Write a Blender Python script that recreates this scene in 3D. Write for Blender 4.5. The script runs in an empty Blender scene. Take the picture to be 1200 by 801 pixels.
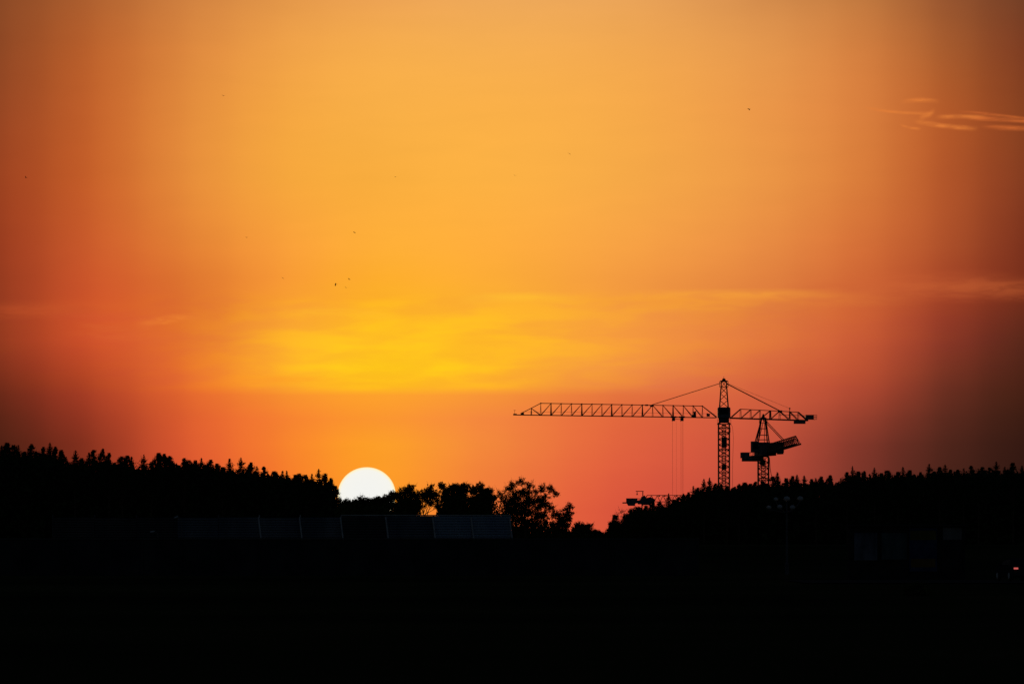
import bpy, math, random
import numpy as np
from mathutils import Vector

random.seed(7)
rng = np.random.default_rng(7)
S = bpy.context.scene
C = S.collection
R = math.radians

# ------------------------------------------------------------------ camera
F = 7351.0                       # focal length in photo pixels (a long telephoto)
HOR = 634.0                      # photo row of the eye level
EYE = 2.6
PITCH = math.atan((HOR - 400.5) / F)
cam_d = bpy.data.cameras.new("camera")
cam_d.sensor_width = 36.0
cam_d.lens = F / 1200.0 * 36.0
cam_d.clip_start = 1.0
cam_d.clip_end = 60000.0
cam = bpy.data.objects.new("camera", cam_d)
C.objects.link(cam)
cam.location = (0, 0, EYE)
cam.rotation_euler = (math.pi / 2 + PITCH, 0, 0)
S.camera = cam


def P(px, py, Y):
    """world point seen at photo pixel (px, py) at depth Y"""
    u = (px - 600.0) / F
    v = -(py - 400.5) / F
    y = math.cos(PITCH) - math.sin(PITCH) * v
    z = math.sin(PITCH) + math.cos(PITCH) * v
    k = Y / y
    return Vector((u * k, Y, EYE + z * k))


def mpp(Y):
    return Y / F


def el_of(py):
    return math.degrees(PITCH + math.atan(-(py - 400.5) / F))


def az_of(px):
    return math.degrees(math.atan((px - 600.0) / F))


def smooth(a, b, x):
    t = min(1.0, max(0.0, (x - a) / (b - a)))
    return t * t * (3 - 2 * t)


def gz(x, y):
    return 2.2 * smooth(500, 635, y)


# ------------------------------------------------------------------ materials
def lin(c):
    c = c / 255.0
    return c / 12.92 if c <= 0.04045 else ((c + 0.055) / 1.055) ** 2.4


def material(name, c1, c2, scale=2.0, rough=0.8, spec=0.2, metal=0.0, bump=0.0, stretch=(1, 1, 1)):
    m = bpy.data.materials.new(name)
    m.use_nodes = True
    nt = m.node_tree
    b = nt.nodes["Principled BSDF"]
    tc = nt.nodes.new("ShaderNodeTexCoord")
    mp = nt.nodes.new("ShaderNodeMapping")
    mp.inputs["Scale"].default_value = stretch
    nz = nt.nodes.new("ShaderNodeTexNoise")
    nz.inputs["Scale"].default_value = scale
    nz.inputs["Detail"].default_value = 6
    rp = nt.nodes.new("ShaderNodeValToRGB")
    rp.color_ramp.elements[0].position = 0.35
    rp.color_ramp.elements[1].position = 0.65
    rp.color_ramp.elements[0].color = (*c1, 1)
    rp.color_ramp.elements[1].color = (*c2, 1)
    nt.links.new(tc.outputs["Object"], mp.inputs["Vector"])
    nt.links.new(mp.outputs["Vector"], nz.inputs["Vector"])
    nt.links.new(nz.outputs["Fac"], rp.inputs["Fac"])
    nt.links.new(rp.outputs["Color"], b.inputs["Base Color"])
    b.inputs["Roughness"].default_value = rough
    b.inputs["Specular IOR Level"].default_value = spec
    b.inputs["Metallic"].default_value = metal
    if bump:
        bp = nt.nodes.new("ShaderNodeBump")
        bp.inputs["Strength"].default_value = bump
        nt.links.new(nz.outputs["Fac"], bp.inputs["Height"])
        nt.links.new(bp.outputs["Normal"], b.inputs["Normal"])
    return m


def emitter(name, col, strength):
    m = bpy.data.materials.new(name)
    m.use_nodes = True
    b = m.node_tree.nodes["Principled BSDF"]
    b.inputs["Base Color"].default_value = (*[min(1, c) * 0.5 for c in col], 1)
    b.inputs["Emission Color"].default_value = (*col, 1)
    b.inputs["Emission Strength"].default_value = strength
    return m


M = {
    "needles": material("needles", (.022, .04, .018), (.05, .075, .03), 1.5, 1.0, 0.0),
    "leaves": material("leaves", (.04, .06, .018), (.08, .10, .03), 1.2, 1.0, 0.0),
    "bark": material("bark", (.05, .035, .025), (.12, .085, .06), 4, 1.0, 0.0),
    "field": material("field", (.018, .024, .012), (.045, .05, .022), 0.02, 1.0, 0.0),
    "asphalt": material("asphalt", (.035, .035, .037), (.06, .06, .062), 0.6, 1.0, 0.0),
    "line_paint": material("line_paint", (.5, .5, .48), (.7, .7, .68), 3, 1.0, 0.0),
    "crane_steel": material("crane_steel", (.10, .075, .07), (.17, .13, .11), 1.0, 0.75, 0.1),
    "crane_plate": material("crane_plate", (.12, .12, .14), (.2, .2, .23), 0.8, 0.7, 0.1),
    "ballast": material("ballast", (.17, .17, .18), (.27, .27, .28), 1.2, 0.95, 0.0),
    "rope": material("rope", (.05, .045, .045), (.09, .08, .075), 2, 0.8, 0.1),
    "glass": material("glass", (.02, .025, .03), (.04, .045, .05), 1, 0.5, 0.03),
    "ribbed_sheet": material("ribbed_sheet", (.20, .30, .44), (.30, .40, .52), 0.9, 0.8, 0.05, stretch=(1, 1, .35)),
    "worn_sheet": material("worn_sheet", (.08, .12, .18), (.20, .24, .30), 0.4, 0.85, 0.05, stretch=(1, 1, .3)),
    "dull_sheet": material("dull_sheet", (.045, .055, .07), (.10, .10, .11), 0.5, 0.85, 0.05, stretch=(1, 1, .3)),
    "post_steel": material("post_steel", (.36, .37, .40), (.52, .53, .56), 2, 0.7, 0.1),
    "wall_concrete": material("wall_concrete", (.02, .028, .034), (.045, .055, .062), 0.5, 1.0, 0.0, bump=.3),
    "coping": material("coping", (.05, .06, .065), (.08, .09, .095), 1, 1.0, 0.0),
    "kiosk_wall": material("kiosk_wall", (.02, .02, .022), (.04, .04, .042), 1, .95, 0.0),
    "poster_blue": material("poster_blue", (.05, .07, .11), (.18, .21, .29), 1.6, .9, 0.0, stretch=(1, 1, .3)),
    "poster_teal": material("poster_teal", (.025, .05, .06), (.09, .14, .16), 1.4, .9, 0.0, stretch=(1, 1, .4)),
    "poster_yellow": material("poster_yellow", (.11, .10, .03), (.18, .15, .05), 1.5, .9, 0.0),
    "poster_navy": material("poster_navy", (.02, .03, .09), (.05, .07, .16), 1.5, .9, 0.0),
    "poster_rust": material("poster_rust", (.14, .08, .03), (.2, .12, .04), 1.5, .9, 0.0),
    "poster_grey": material("poster_grey", (.13, .13, .14), (.22, .22, .23), 1.0, .9, 0.0),
    "lamp_globe": material("lamp_globe", (.34, .36, .40), (.46, .48, .52), 2, 0.5, 0.2),
    "lamp_pole": material("lamp_pole", (.07, .08, .1), (.13, .14, .17), 2, 0.7, 0.1),
    "car_paint": material("car_paint", (.03, .032, .036), (.045, .047, .052), 2, 0.9, 0.0),
    "rubber": material("rubber", (.02, .02, .02), (.035, .035, .035), 6, 0.9, 0.1),
    "rim": material("rim", (.4, .4, .42), (.6, .6, .62), 3, 0.9, 0.0),
    "red_lamp": emitter("red_lamp", (1.0, .17, .15), 0.55),
    "reflector_glow": emitter("reflector_glow", (.5, .10, .12), 0.10),  # bumper reflector's red return is put in as a faint emission
    "feathers": material("feathers", (.03, .028, .026), (.06, .055, .05), 8, 0.9, 0.0),
}


# ------------------------------------------------------------------ mesh helpers
class MB:
    def __init__(self):
        self.v, self.f = [], []

    def box(self, c, s, mat=None):
        n = len(self.v)
        for dz in (-.5, .5):
            for dx, dy in ((-.5, -.5), (.5, -.5), (.5, .5), (-.5, .5)):
                self.v.append((c[0] + dx * s[0], c[1] + dy * s[1], c[2] + dz * s[2]))
        for q in ((0, 3, 2, 1), (4, 5, 6, 7), (0, 1, 5, 4), (1, 2, 6, 5), (2, 3, 7, 6), (3, 0, 4, 7)):
            self.f.append(tuple(n + i for i in q))
        return self

    def bar(self, p, q, w, w2=None, k=4):
        p, q = Vector(p), Vector(q)
        d = (q - p)
        if d.length < 1e-6:
            return self
        d.normalize()
        up = Vector((0, 0, 1)) if abs(d.z) < .9 else Vector((0, 1, 0))
        a = d.cross(up).normalized()
        b = a.cross(d)
        n = len(self.v)
        w2 = w if w2 is None else w2
        for pt, ww in ((p, w), (q, w2)):
            for i in range(k):
                t = 2 * math.pi * (i + .5) / k
                self.v.append(tuple(pt + (a * math.cos(t) + b * math.sin(t)) * ww * .5 * (1.4142 if k == 4 else 1)))
        for i in range(k):
            j = (i + 1) % k
            self.f.append((n + i, n + j, n + k + j, n + k + i))
        self.f.append(tuple(n + i for i in reversed(range(k))))
        self.f.append(tuple(n + k + i for i in range(k)))
        return self

    def path(self, pts, w, k=6, w2=None):
        w2 = w if w2 is None else w2
        m = len(pts) - 1
        for i in range(m):
            self.bar(pts[i], pts[i + 1], w + (w2 - w) * i / m, w + (w2 - w) * (i + 1) / m, k)
        return self

    def lathe(self, prof, c, k=16):
        """prof: (radius, z) list"""
        n = len(self.v)
        for r, z in prof:
            for i in range(k):
                t = 2 * math.pi * i / k
                self.v.append((c[0] + r * math.cos(t), c[1] + r * math.sin(t), c[2] + z))
        for j in range(len(prof) - 1):
            for i in range(k):
                i2 = (i + 1) % k
                self.f.append((n + j * k + i, n + j * k + i2, n + (j + 1) * k + i2, n + (j + 1) * k + i))
        self.f.append(tuple(n + i for i in reversed(range(k))))
        self.f.append(tuple(n + (len(prof) - 1) * k + i for i in range(k)))
        return self

    def prism(self, poly, axis, a, b):
        """poly of 2D points extruded along axis ('x','y') from a to b; 2D = other horizontal axis, z"""
        n, k = len(self.v), len(poly)
        for t in (a, b):
            for u, z in poly:
                self.v.append((t, u, z) if axis == 'x' else (u, t, z))
        for i in range(k):
            j = (i + 1) % k
            self.f.append((n + i, n + j, n + k + j, n + k + i))
        self.f.append(tuple(n + i for i in reversed(range(k))))
        self.f.append(tuple(n + k + i for i in range(k)))
        return self

    def build(self, name, mat, parent=None, loc=None, smooth_shade=False):
        me = bpy.data.meshes.new(name)
        me.from_pydata([tuple(v) for v in self.v], [], self.f)
        me.update()
        me.materials.append(M[mat] if isinstance(mat, str) else mat)
        if smooth_shade:
            me.polygons.foreach_set("use_smooth", [True] * len(me.polygons))
        o = bpy.data.objects.new(name, me)
        C.objects.link(o)
        if parent is not None:
            o.parent = parent
        if loc is not None:
            o.location = loc
        return o


def quads(name, centers, sizes, mat, parent=None, flat=0.0):
    """many small diamond leaves, numpy built, as one mesh"""
    n = len(centers)
    a = rng.normal(size=(n, 3))
    a /= np.linalg.norm(a, axis=1, keepdims=True)
    b = rng.normal(size=(n, 3))
    b -= a * (a * b).sum(1, keepdims=True)
    b /= np.linalg.norm(b, axis=1, keepdims=True)
    s = np.asarray(sizes).reshape(-1, 1) * np.ones((n, 1))
    asp = rng.uniform(.45, .75, size=(n, 1))
    V = np.empty((n, 4, 3))
    V[:, 0] = centers - a * s * .5
    V[:, 1] = centers + b * s * .5 * asp
    V[:, 2] = centers + a * s * .5
    V[:, 3] = centers - b * s * .5 * asp
    me = bpy.data.meshes.new(name)
    me.vertices.add(4 * n)
    me.vertices.foreach_set("co", V.reshape(-1))
    me.loops.add(4 * n)
    me.loops.foreach_set("vertex_index", np.arange(4 * n, dtype=np.int32))
    me.polygons.add(n)
    me.polygons.foreach_set("loop_start", np.arange(0, 4 * n, 4, dtype=np.int32))
    me.update(calc_edges=True)
    me.validate()
    me.materials.append(M[mat])
    o = bpy.data.objects.new(name, me)
    C.objects.link(o)
    if parent is not None:
        o.parent = parent
    return o


def tag(o, label=None, cat=None, group=None, kind=None):
    if label:
        o["label"] = label
    if cat:
        o["category"] = cat
    if group:
        o["group"] = group
    if kind:
        o["kind"] = kind
    return o


def thing(name, loc, label, cat, group=None, rz=0.0):
    o = bpy.data.objects.new(name, None)
    C.objects.link(o)
    o.location = loc
    o.rotation_euler = (0, 0, rz)
    o.empty_display_size = .5
    return tag(o, label, cat, group)


ORD = ["zeroth", "first", "second", "third", "fourth", "fifth", "sixth", "seventh", "eighth", "ninth", "tenth",
       "eleventh", "twelfth", "thirteenth", "fourteenth", "fifteenth", "sixteenth", "seventeenth", "eighteenth",
       "nineteenth", "twentieth", "twenty-first", "twenty-second", "twenty-third", "twenty-fourth", "twenty-fifth",
       "twenty-sixth", "twenty-seventh", "twenty-eighth"]

# ------------------------------------------------------------------ ground
ys = [-2000, -600, -200, 0, 60, 120, 200, 300, 380, 440, 500, 520, 540, 560, 580, 600, 620, 635, 700, 800, 1000, 1300,
      1700, 2600, 5000, 10000, 20000, 40000]
xs = [-12000, -4000, -1200, -500, -250, -120, -60, -30, 0, 30, 60, 120, 250, 500, 1200, 4000, 12000]
g = MB()
for y in ys:
    for x in xs:
        g.v.append((x, y, gz(x, y) + (0.0 if y < 150 or y > 900 else .05 * math.sin(x * .21) * math.sin(y * .13))))
nx = len(xs)
for j in range(len(ys) - 1):
    for i in range(nx - 1):
        g.f.append((j * nx + i, j * nx + i + 1, (j + 1) * nx + i + 1, (j + 1) * nx + i))
tag(g.build("ground", "field"), "dark open field in front of the woods", None, None, "structure")
# a road on the right where the car stands
rd = MB()
rd.v += [(18, 385, .075), (90, 385, .075), (90, 415, .075), (18, 415, .075)]
rd.f.append((0, 1, 2, 3))
tag(rd.build("road", "asphalt"), "unlit asphalt road on the right", None, None, "structure")

# ------------------------------------------------------------------ the sun
SUN_AZ, SUN_EL = az_of(429.7), el_of(579.5)
DS = 12000.0
sp = P(429.7, 579.5, DS)
rs = 34.0 * mpp(DS)
prof = []
for i in range(33):
    t = -math.pi / 2 + math.pi * i / 32
    prof.append((max(.01, rs * math.cos(t)), rs * .955 * math.sin(t)))
sun_m = bpy.data.materials.new("sun_glow")
sun_m.use_nodes = True
nt = sun_m.node_tree
nt.nodes.clear()
out = nt.nodes.new("ShaderNodeOutputMaterial")
em = nt.nodes.new("ShaderNodeEmission")
lw = nt.nodes.new("ShaderNodeLayerWeight")
lw.inputs["Blend"].default_value = .5
rp = nt.nodes.new("ShaderNodeValToRGB")
e = rp.color_ramp.elements
e[0].position, e[0].color = 0.0, (.90, .90, .86, 1)
e[1].position, e[1].color = 1.0, (1.0, .72, .22, 1)
k = e.new(.55)
k.color = (.92, .91, .84, 1)
k = e.new(.74)
k.color = (1.0, .9, .6, 1)
nt.links.new(lw.outputs["Facing"], rp.inputs["Fac"])
nt.links.new(rp.outputs["Color"], em.inputs["Color"])
em.inputs["Strength"].default_value = 1.0
nt.links.new(em.outputs["Emission"], out.inputs["Surface"])
so = MB().lathe(prof, (0, 0, 0), 64).build("sun", sun_m, None, sp, True)
tag(so, "glowing white setting sun half sunk behind the treetops left of centre", "sun")

# ------------------------------------------------------------------ trees
def conifer(px, top, hw, kind, Y, label, group, name):
    """kind: S pointed spruce, P clumpy pine"""
    m = mpp(Y)
    tp = P(px, top, Y)
    base = Vector((tp.x, Y, gz(tp.x, Y) - .1))
    h = tp.z - base.z
    w = max(hw * m * (1.3 if kind == 'P' else 1.18) * rng.uniform(.9, 1.15), .35)
    root = thing(name, base, label, "tree", group, 0)
    lean = rng.normal(0, .012, 2)
    tr = MB()
    tr.path([(lean[0] * h * t * t, lean[1] * h * t * t, h * t) for t in (0, .25, .5, .75, .985)], .025 * h, 7, .03)
    pts, sz = [], []
    deep = min(h * .75, 4.6)                       # how far down the crown is worked out
    if kind == 'S':
        z = h * .985
        cone = w * rng.uniform(2.0, 2.6)
        while z > h - deep:
            d = h - z
            L0 = w * min(1.0, (d / cone) ** 1.1) + .025 + .26 * max(0.0, d - cone)
            L0 = min(L0, 1.7)
            nb = 6 if d < .8 else 9
            ph = rng.uniform(0, 6.28)
            for b in range(nb):
                L = L0 * rng.uniform(.55, 1.28)
                t = ph + 6.283 * b / nb + rng.normal(0, .2)
                droop = rng.uniform(-.25, .15) if d > 1.2 else rng.uniform(.1, .6)
                n = int(5 + L * 15)
                r = np.linspace(.1, 1, n) * L
                q = np.stack([np.cos(t) * r, np.sin(t) * r, z + droop * r + .12 * r * r / max(L, .1)], 1)
                q += rng.normal(0, .03 + .05 * min(1, L), q.shape)
                pts.append(q)
                sz.append(rng.uniform(.10, .24 if d > .8 else .17, n) * (0.8 + .4 * (1 - r / max(L, .01))))
                if d < 3:
                    tr.bar((0, 0, z), (math.cos(t) * L * .8, math.sin(t) * L * .8, z + droop * L * .8), .05, .02, 3)
            z -= rng.uniform(.13, .24) + .02 * d
        q = np.stack([rng.normal(0, .03, 10), rng.normal(0, .03, 10), np.linspace(h - .45, h, 10)], 1)
        pts.append(q)
        sz.append(np.linspace(.22, .10, 10))
    else:
        ex = rng.uniform(.6, 1.15)
        wide = rng.uniform(1.4, 2.0)
        ab = rng.uniform(.22, .42)
        ox, oy = rng.normal(0, .16 * w, 2)

        def env(d):
            return min(w * min(1.0, .08 + (d / (wide * w + .25)) ** ex) + .28 * max(0.0, d - 1.7 * w), 1.7)
        ncl = int(50 + w * 70)
        lob = [(rng.uniform(0, 6.28), rng.uniform(.75, 1.3)) for _ in range(5)]
        for c in range(ncl):
            d = .16 + (deep - .16) * rng.uniform(0, 1) ** 1.3
            zc = h - d
            t = rng.uniform(0, 6.28)
            lobe = lob[int(t / 6.284 * 5) % 5][1]
            rad = env(d) * lobe * math.sqrt(rng.uniform(0, 1))
            cx, cy = rad * math.cos(t) + ox * min(1, d), rad * math.sin(t) + oy * min(1, d)
            r = rng.uniform(.12, .28) * (ab + (1 - ab) * min(1, d / 1.2))
            if c == 0:
                cx = cy = 0.0
                zc = h - .2
                r = .11
            n = int(26 + 420 * r * r)
            q = rng.normal(0, 1, (n, 3)) * np.array([r * .6, r * .6, r * .48]) + np.array([cx, cy, zc])
            q[:, 2] = np.minimum(q[:, 2], h)
            pts.append(q)
            sz.append(rng.uniform(.08, .21, n))
            for s in range(2):
                dx, dy = rng.normal(0, r * .5, 2)
                n2 = 6
                q = np.stack([np.full(n2, cx + dx), np.full(n2, cy + dy), zc + np.linspace(.06, r * .8 + rng.uniform(.08, .5), n2)], 1)
                q += rng.normal(0, .025, q.shape)
                q[:, 2] = np.minimum(q[:, 2], h)
                pts.append(q)
                sz.append(np.linspace(.17, .07, n2))
            if c in (1, 2, 3):
                hh = h - rng.uniform(.15, .75)
                lx, ly = rng.normal(0, w * .45, 2)
                q = np.stack([np.full(9, lx), np.full(9, ly), hh - np.linspace(0, .7, 9)], 1) + rng.normal(0, .03, (9, 3)) * np.linspace(.3, 2, 9)[:, None]
                pts.append(q)
                sz.append(np.linspace(.09, .26, 9))
            if c % 3 == 0:
                tr.path([(0, 0, max(.3 * h, zc - .9 - rad * .5)), (cx * .6, cy * .6, zc - .35), (cx, cy, zc)], .08, 4, .03)
    quads("crown", np.concatenate(pts), np.concatenate(sz), "needles", root)
    tr.build("trunk", "bark", root)
    return root


def broadleaf(px, lobes, Y, label, group, name, dens=1.0, leaf=(.09, .2), twigs=0.0, depth=1.0, base_py=None):
    """lobes: (px, py, radius px) of the leafy masses; limbs run from the trunk into each"""
    m = mpp(Y)
    b0 = P(px, 600, Y)
    base = Vector((b0.x, Y, gz(b0.x, Y) - .1))
    root = thing(name, base, label, "tree", group, 0)
    tr = MB()
    L = []
    for (lx, ly, lr) in lobes:
        c = P(lx, ly, Y) - base
        L.append((c.x, rng.uniform(-1.0, 1.0) * depth * lr * m, c.z, lr * m))
    if twigs < .5 and dens > .5 and label.find('small bright gap, right') < 0:                       # inner foliage between the outer masses and the stem
        for (x, y, z, r) in list(L):
            L.append((x * .72, y * .5, z * .80, r * 1.05))
            if dens > 1.3:
                L.append((x * .9, -y * .6, z * .58, r * 1.15))
    top = max(l[2] for l in L)
    fork = top * .28
    tr.path([(0, 0, 0), (.05, 0, fork * .5), (0, .05, fork), (-.06, 0, fork * 1.6), (.05, .03, fork * 2.3)], .045 * top, 7, .014 * top)
    pts, sz = [], []
    for (x, y, z, r) in L:
        f0 = min(fork * rng.uniform(.9, 2.25), z * .8)
        mid = (x * .5 + rng.normal(0, .12), y * .5, f0 + (z - f0) * rng.uniform(.35, .55))
        tr.path([(0, 0, f0 - .05), mid, (x, y, z)], .010 * top + .02, 5, .03)
        ns = max(7, int(dens * 88 * r * r + dens * 7))
        for s in range(ns):
            d = rng.normal(0, 1, 3)
            d /= np.linalg.norm(d)
            uu = rng.uniform(0, 1)
            rr = r * (.05 + 1.25 * uu ** .6)
            c = np.array([x, y, z]) + d * rr * np.array([1, 1, .9])
            cr = rng.uniform(.12, .30) * (1.0 - .45 * uu)
            n = int(26 * (cr / .2) ** 2 * rng.uniform(.7, 1.3)) + 8
            q = rng.normal(0, 1, (n, 3)) * cr * .62 + c
            pts.append(q)
            sz.append(rng.uniform(leaf[0], leaf[1], n))
            tr.bar((x, y, z), tuple(c), .04, .018, 3)
            if rng.uniform() < .35 + .4 * uu:      # a leafy shoot sticking out
                n2 = 7
                dd = d * np.array([1, 1, .8]) + np.array([0, 0, .7])
                dd /= np.linalg.norm(dd)
                tt = np.linspace(0, rng.uniform(.25, .55), n2)
                q = c + tt[:, None] * dd + rng.normal(0, .03, (n2, 3))
                pts.append(q)
                sz.append(np.linspace(.16, .06, n2))
            if twigs and rng.uniform() < twigs:
                e2 = c + d * rng.uniform(.3, .7) + np.array([0, 0, .3])
                tr.bar(tuple(c), tuple(e2), .022, .012, 3)
    quads("crown", np.concatenate(pts), np.concatenate(sz), "leaves", root)
    tr.build("trunk", "bark", root)
    return root


LEFT = [(2, 521, 4, 'S'), (9, 518.5, 8, 'P'), (16, 521, 6, 'P'), (21.5, 520.5, 3.5, 'S'), (29, 529, 6, 'P'),
        (36.5, 520, 5.5, 'P'), (43, 529, 5, 'P'), (51, 523.5, 5, 'P'), (58.5, 518, 6, 'S'), (65, 523, 4.5, 'P'),
        (71, 527, 5, 'P'), (78, 536.5, 3.5, 'S'), (88.5, 527, 3.6, 'S'), (96, 536.5, 5, 'P'), (104.5, 529.5, 4, 'S'),
        (110, 527, 4, 'P'), (121, 525.5, 5, 'P'), (128, 530.5, 4.5, 'P'), (134.5, 541, 3, 'S'), (143.5, 534.5, 6, 'P'),
        (149, 533.5, 4, 'P'), (154, 534, 5.5, 'S'), (168.5, 532, 5.5, 'S'), (178, 541, 5, 'P'), (186, 530.5, 8, 'P'),
        (192.5, 531.5, 6, 'P'), (199, 534, 6, 'P'), (206.5, 543, 3, 'S'), (216.5, 536.5, 5, 'P'), (222, 538.5, 4.5, 'P'),
        (229, 539, 5, 'P'), (236, 536, 4, 'S'), (246.5, 538.5, 5.5, 'P'), (254, 543, 5, 'P'), (261, 547, 5, 'P'),
        (269, 536.5, 6, 'S'), (282.5, 535.5, 3.6, 'S'), (294, 541.5, 6, 'P'), (301, 545.5, 4, 'S'), (309, 546.5, 4.5, 'P'),
        (322, 552, 6, 'P'), (331, 551, 3.5, 'S'), (336, 551, 4, 'S'), (346, 556, 5.5, 'P'), (350.5, 554.5, 4, 'P'),
        (358, 556, 4.5, 'P'), (365.5, 554.5, 3.5, 'S'), (373.5, 549, 6, 'S'), (382, 554.5, 5, 'P'), (388, 560, 8, 'P'), (392.5, 569, 6, 'P')]
RIGHT = [(748, 594, 5, 'P'), (757, 592, 5, 'P'), (765, 587, 4.5, 'P'), (773, 588, 4, 'P'), (783.5, 577.5, 4, 'S'),
         (790, 585, 4, 'P'), (795, 582, 4, 'P'), (801, 578, 4.5, 'P'), (807, 576.5, 4, 'P'), (812.5, 569, 3.6, 'S'),
         (818, 571, 4, 'P'), (825, 560.5, 3.8, 'S'), (831.5, 559, 4.5, 'S'), (838, 566, 4, 'P'), (845, 567, 4, 'P'),
         (852, 569, 4, 'P'), (860, 571, 4, 'P'), (866, 566.5, 4, 'P'), (873, 565, 5, 'P'), (879, 566.5, 4, 'P'),
         (885, 564, 4, 'P'), (893, 563, 4.5, 'P'), (899, 566, 4, 'P'), (905, 558, 4.5, 'P'), (911, 552.5, 4.8, 'S'),
         (922, 560, 4.5, 'P'), (929, 557.5, 4, 'P'), (934, 555.5, 4.5, 'S'), (942.5, 556.5, 4, 'S'), (951, 561, 4, 'P'),
         (956, 559.5, 3.5, 'S'), (962, 558, 5, 'P'), (973.5, 556.5, 6, 'P'), (985, 560.5, 3.5, 'S'), (992.5, 553, 4, 'P'),
         (999, 545.5, 6, 'S'), (1006, 552, 5, 'P'), (1013.5, 551.5, 4.5, 'P'), (1024.5, 547.5, 6.5, 'S'),
         (1032, 554, 4, 'P'), (1039.5, 551, 6, 'P'), (1052, 552.5, 5, 'P'), (1058, 546.5, 4.5, 'S'), (1066, 550.5, 4.5, 'P'),
         (1072, 555.5, 3.5, 'S'), (1079, 553, 4, 'P'), (1089, 543, 4.8, 'S'), (1095.5, 552, 3.5, 'P'), (1101, 547, 4, 'P'),
         (1107.5, 543.5, 5.5, 'S'), (1114, 550, 4, 'P'), (1122, 550, 4.5, 'P'), (1129.5, 548, 4, 'S'), (1138, 545.5, 5.5, 'P'),
         (1146.5, 548.5, 3.5, 'S'), (1151.5, 547, 4.5, 'P'), (1160, 547.5, 4, 'P'), (1167.5, 540, 5, 'S'),
         (1177.5, 546, 3.5, 'S'), (1187, 542, 6, 'P'), (1197.5, 545, 4.5, 'S')]


def look(i, L):
    px, top, hw, kd = L[i]
    nb = [L[j][1] for j in (i - 1, i + 1) if 0 <= j < len(L)]
    if top < min(nb) - 1:
        h = "taller"
    elif top > max(nb) + 1:
        h = "shorter"
    else:
        h = "middling"
    wd = "broad" if hw >= 5.5 else ("slim" if hw <= 4 else "")
    sh = "pointed spruce" if kd == 'S' else "ragged pine"
    return " ".join(t for t in (h, wd, sh) if t)


nl = len(LEFT)
for i, (px, top, hw, kd) in enumerate(LEFT):
    Y = 745 + rng.uniform(-18, 22)
    if i < 25:
        lab = f"{look(i, LEFT)}, {ORD[i + 1]} treetop counting right from the photo's left edge"
    else:
        lab = f"{look(i, LEFT)}, {ORD[nl - i]} conifer treetop counting left from the sun"
    conifer(px, top, hw, kd, Y, lab, "conifers of the left wood", "spruce_tree" if kd == 'S' else "pine_tree")
nr = len(RIGHT)
im = next(i for i, t in enumerate(RIGHT) if t[0] > 848)
for i, (px, top, hw, kd) in enumerate(RIGHT):
    Y = 905 + rng.uniform(-25, 30)
    if i < im:
        lab = f"{look(i, RIGHT)}, {ORD[im - i]} treetop counting left from the tall crane's mast"
    elif i < im + 24:
        lab = f"{look(i, RIGHT)}, {ORD[i - im + 1]} treetop counting right from the tall crane's mast"
    else:
        lab = f"{look(i, RIGHT)}, {ORD[nr - i]} treetop counting left from the photo's right edge"
    conifer(px, top, hw, kd, Y, lab, "conifers of the right wood", "spruce_tree" if kd == 'S' else "pine_tree")

YB = 705.0
G2 = "leafy trees between the sun and the gap"
broadleaf(405, [(400, 594, 6), (407, 591, 6), (412, 594, 6)], YB + 12,
          "low leafy tree under the left edge of the sun", G2, "leafy_tree", 2.2)
broadleaf(424, [(417, 592, 6), (424, 589, 6.5), (431, 590, 6)], YB + 9,
          "low leafy tree under the middle of the sun", G2, "leafy_tree", 2.2)
broadleaf(445, [(438, 590, 6), (444, 588, 6), (450, 588, 5.5), (455, 584, 5), (461, 580, 4.5)], YB + 12,
          "low leafy tree under the right edge of the sun", G2, "leafy_tree", 1.9)
broadleaf(476, [(467, 582, 6), (474, 577, 6), (481, 573, 5.5), (486, 580, 6.5), (476, 589, 8), (463, 592, 6), (486, 590, 6), (488, 598, 5)], YB,
          "bushy leafy tree just right of the sun, left of the bright gap", G2, "leafy_tree", 1.25)
broadleaf(496, [(495, 579, 6), (504, 574, 6), (507, 582, 5.5), (498, 587, 5.5), (511, 579, 4.5), (490, 585, 5), (502, 579, 6), (513, 587, 4), (492, 592, 4.5), (514, 594, 4), (505, 589, 3.5)], YB + 5,
          "airy leafy tree above the small bright gap, right of the sun", G2, "leafy_tree", .95)
broadleaf(530, [(518, 569, 3.6), (523, 577, 6), (532, 572, 6), (540, 574, 7), (545, 570, 5), (527, 588, 9), (541, 589, 10)], YB,
          "dense dark leafy tree right of the small bright gap", G2, "leafy_tree", 1.9)
broadleaf(562, [(554, 574, 5), (562, 571, 5), (566, 578, 5), (573, 576, 4.5), (558, 585, 8), (570, 588, 8), (577, 583, 5)], YB + 6,
          "dense leafy tree beside the large airy tree's left side", G2, "leafy_tree", 1.8)
broadleaf(615, [(587, 579, 5), (596, 573, 5), (602, 568, 4.5), (612, 564, 5), (621, 568, 4.5), (612, 576, 6), (604, 578, 5), (619, 576, 4), (591, 587, 6),
                (628, 577, 4), (636, 571, 5), (645, 573, 4.5), (650, 578, 4), (640, 582, 4.5), (600, 585, 7),
                (621, 588, 6), (634, 593, 6), (645, 594, 5), (596, 597, 8), (611, 600, 8), (648, 603, 5),
                (630, 606, 8)], YB - 4,
          "large airy leafy tree, the tallest leafy crown right of the fence end", G2, "leafy_tree", .85, leaf=(.08, .17), twigs=.3)
broadleaf(660, [(655, 602, 5), (664, 597, 4), (668, 593, 3.5), (669, 600, 3), (660, 611, 6), (667, 609, 3), (663, 604, 3), (652, 614, 6)], YB,
          "small airy leafy tree leaning off the large airy tree's right side", G2, "leafy_tree", .7)
G3 = "bushes in the low gap"
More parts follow.
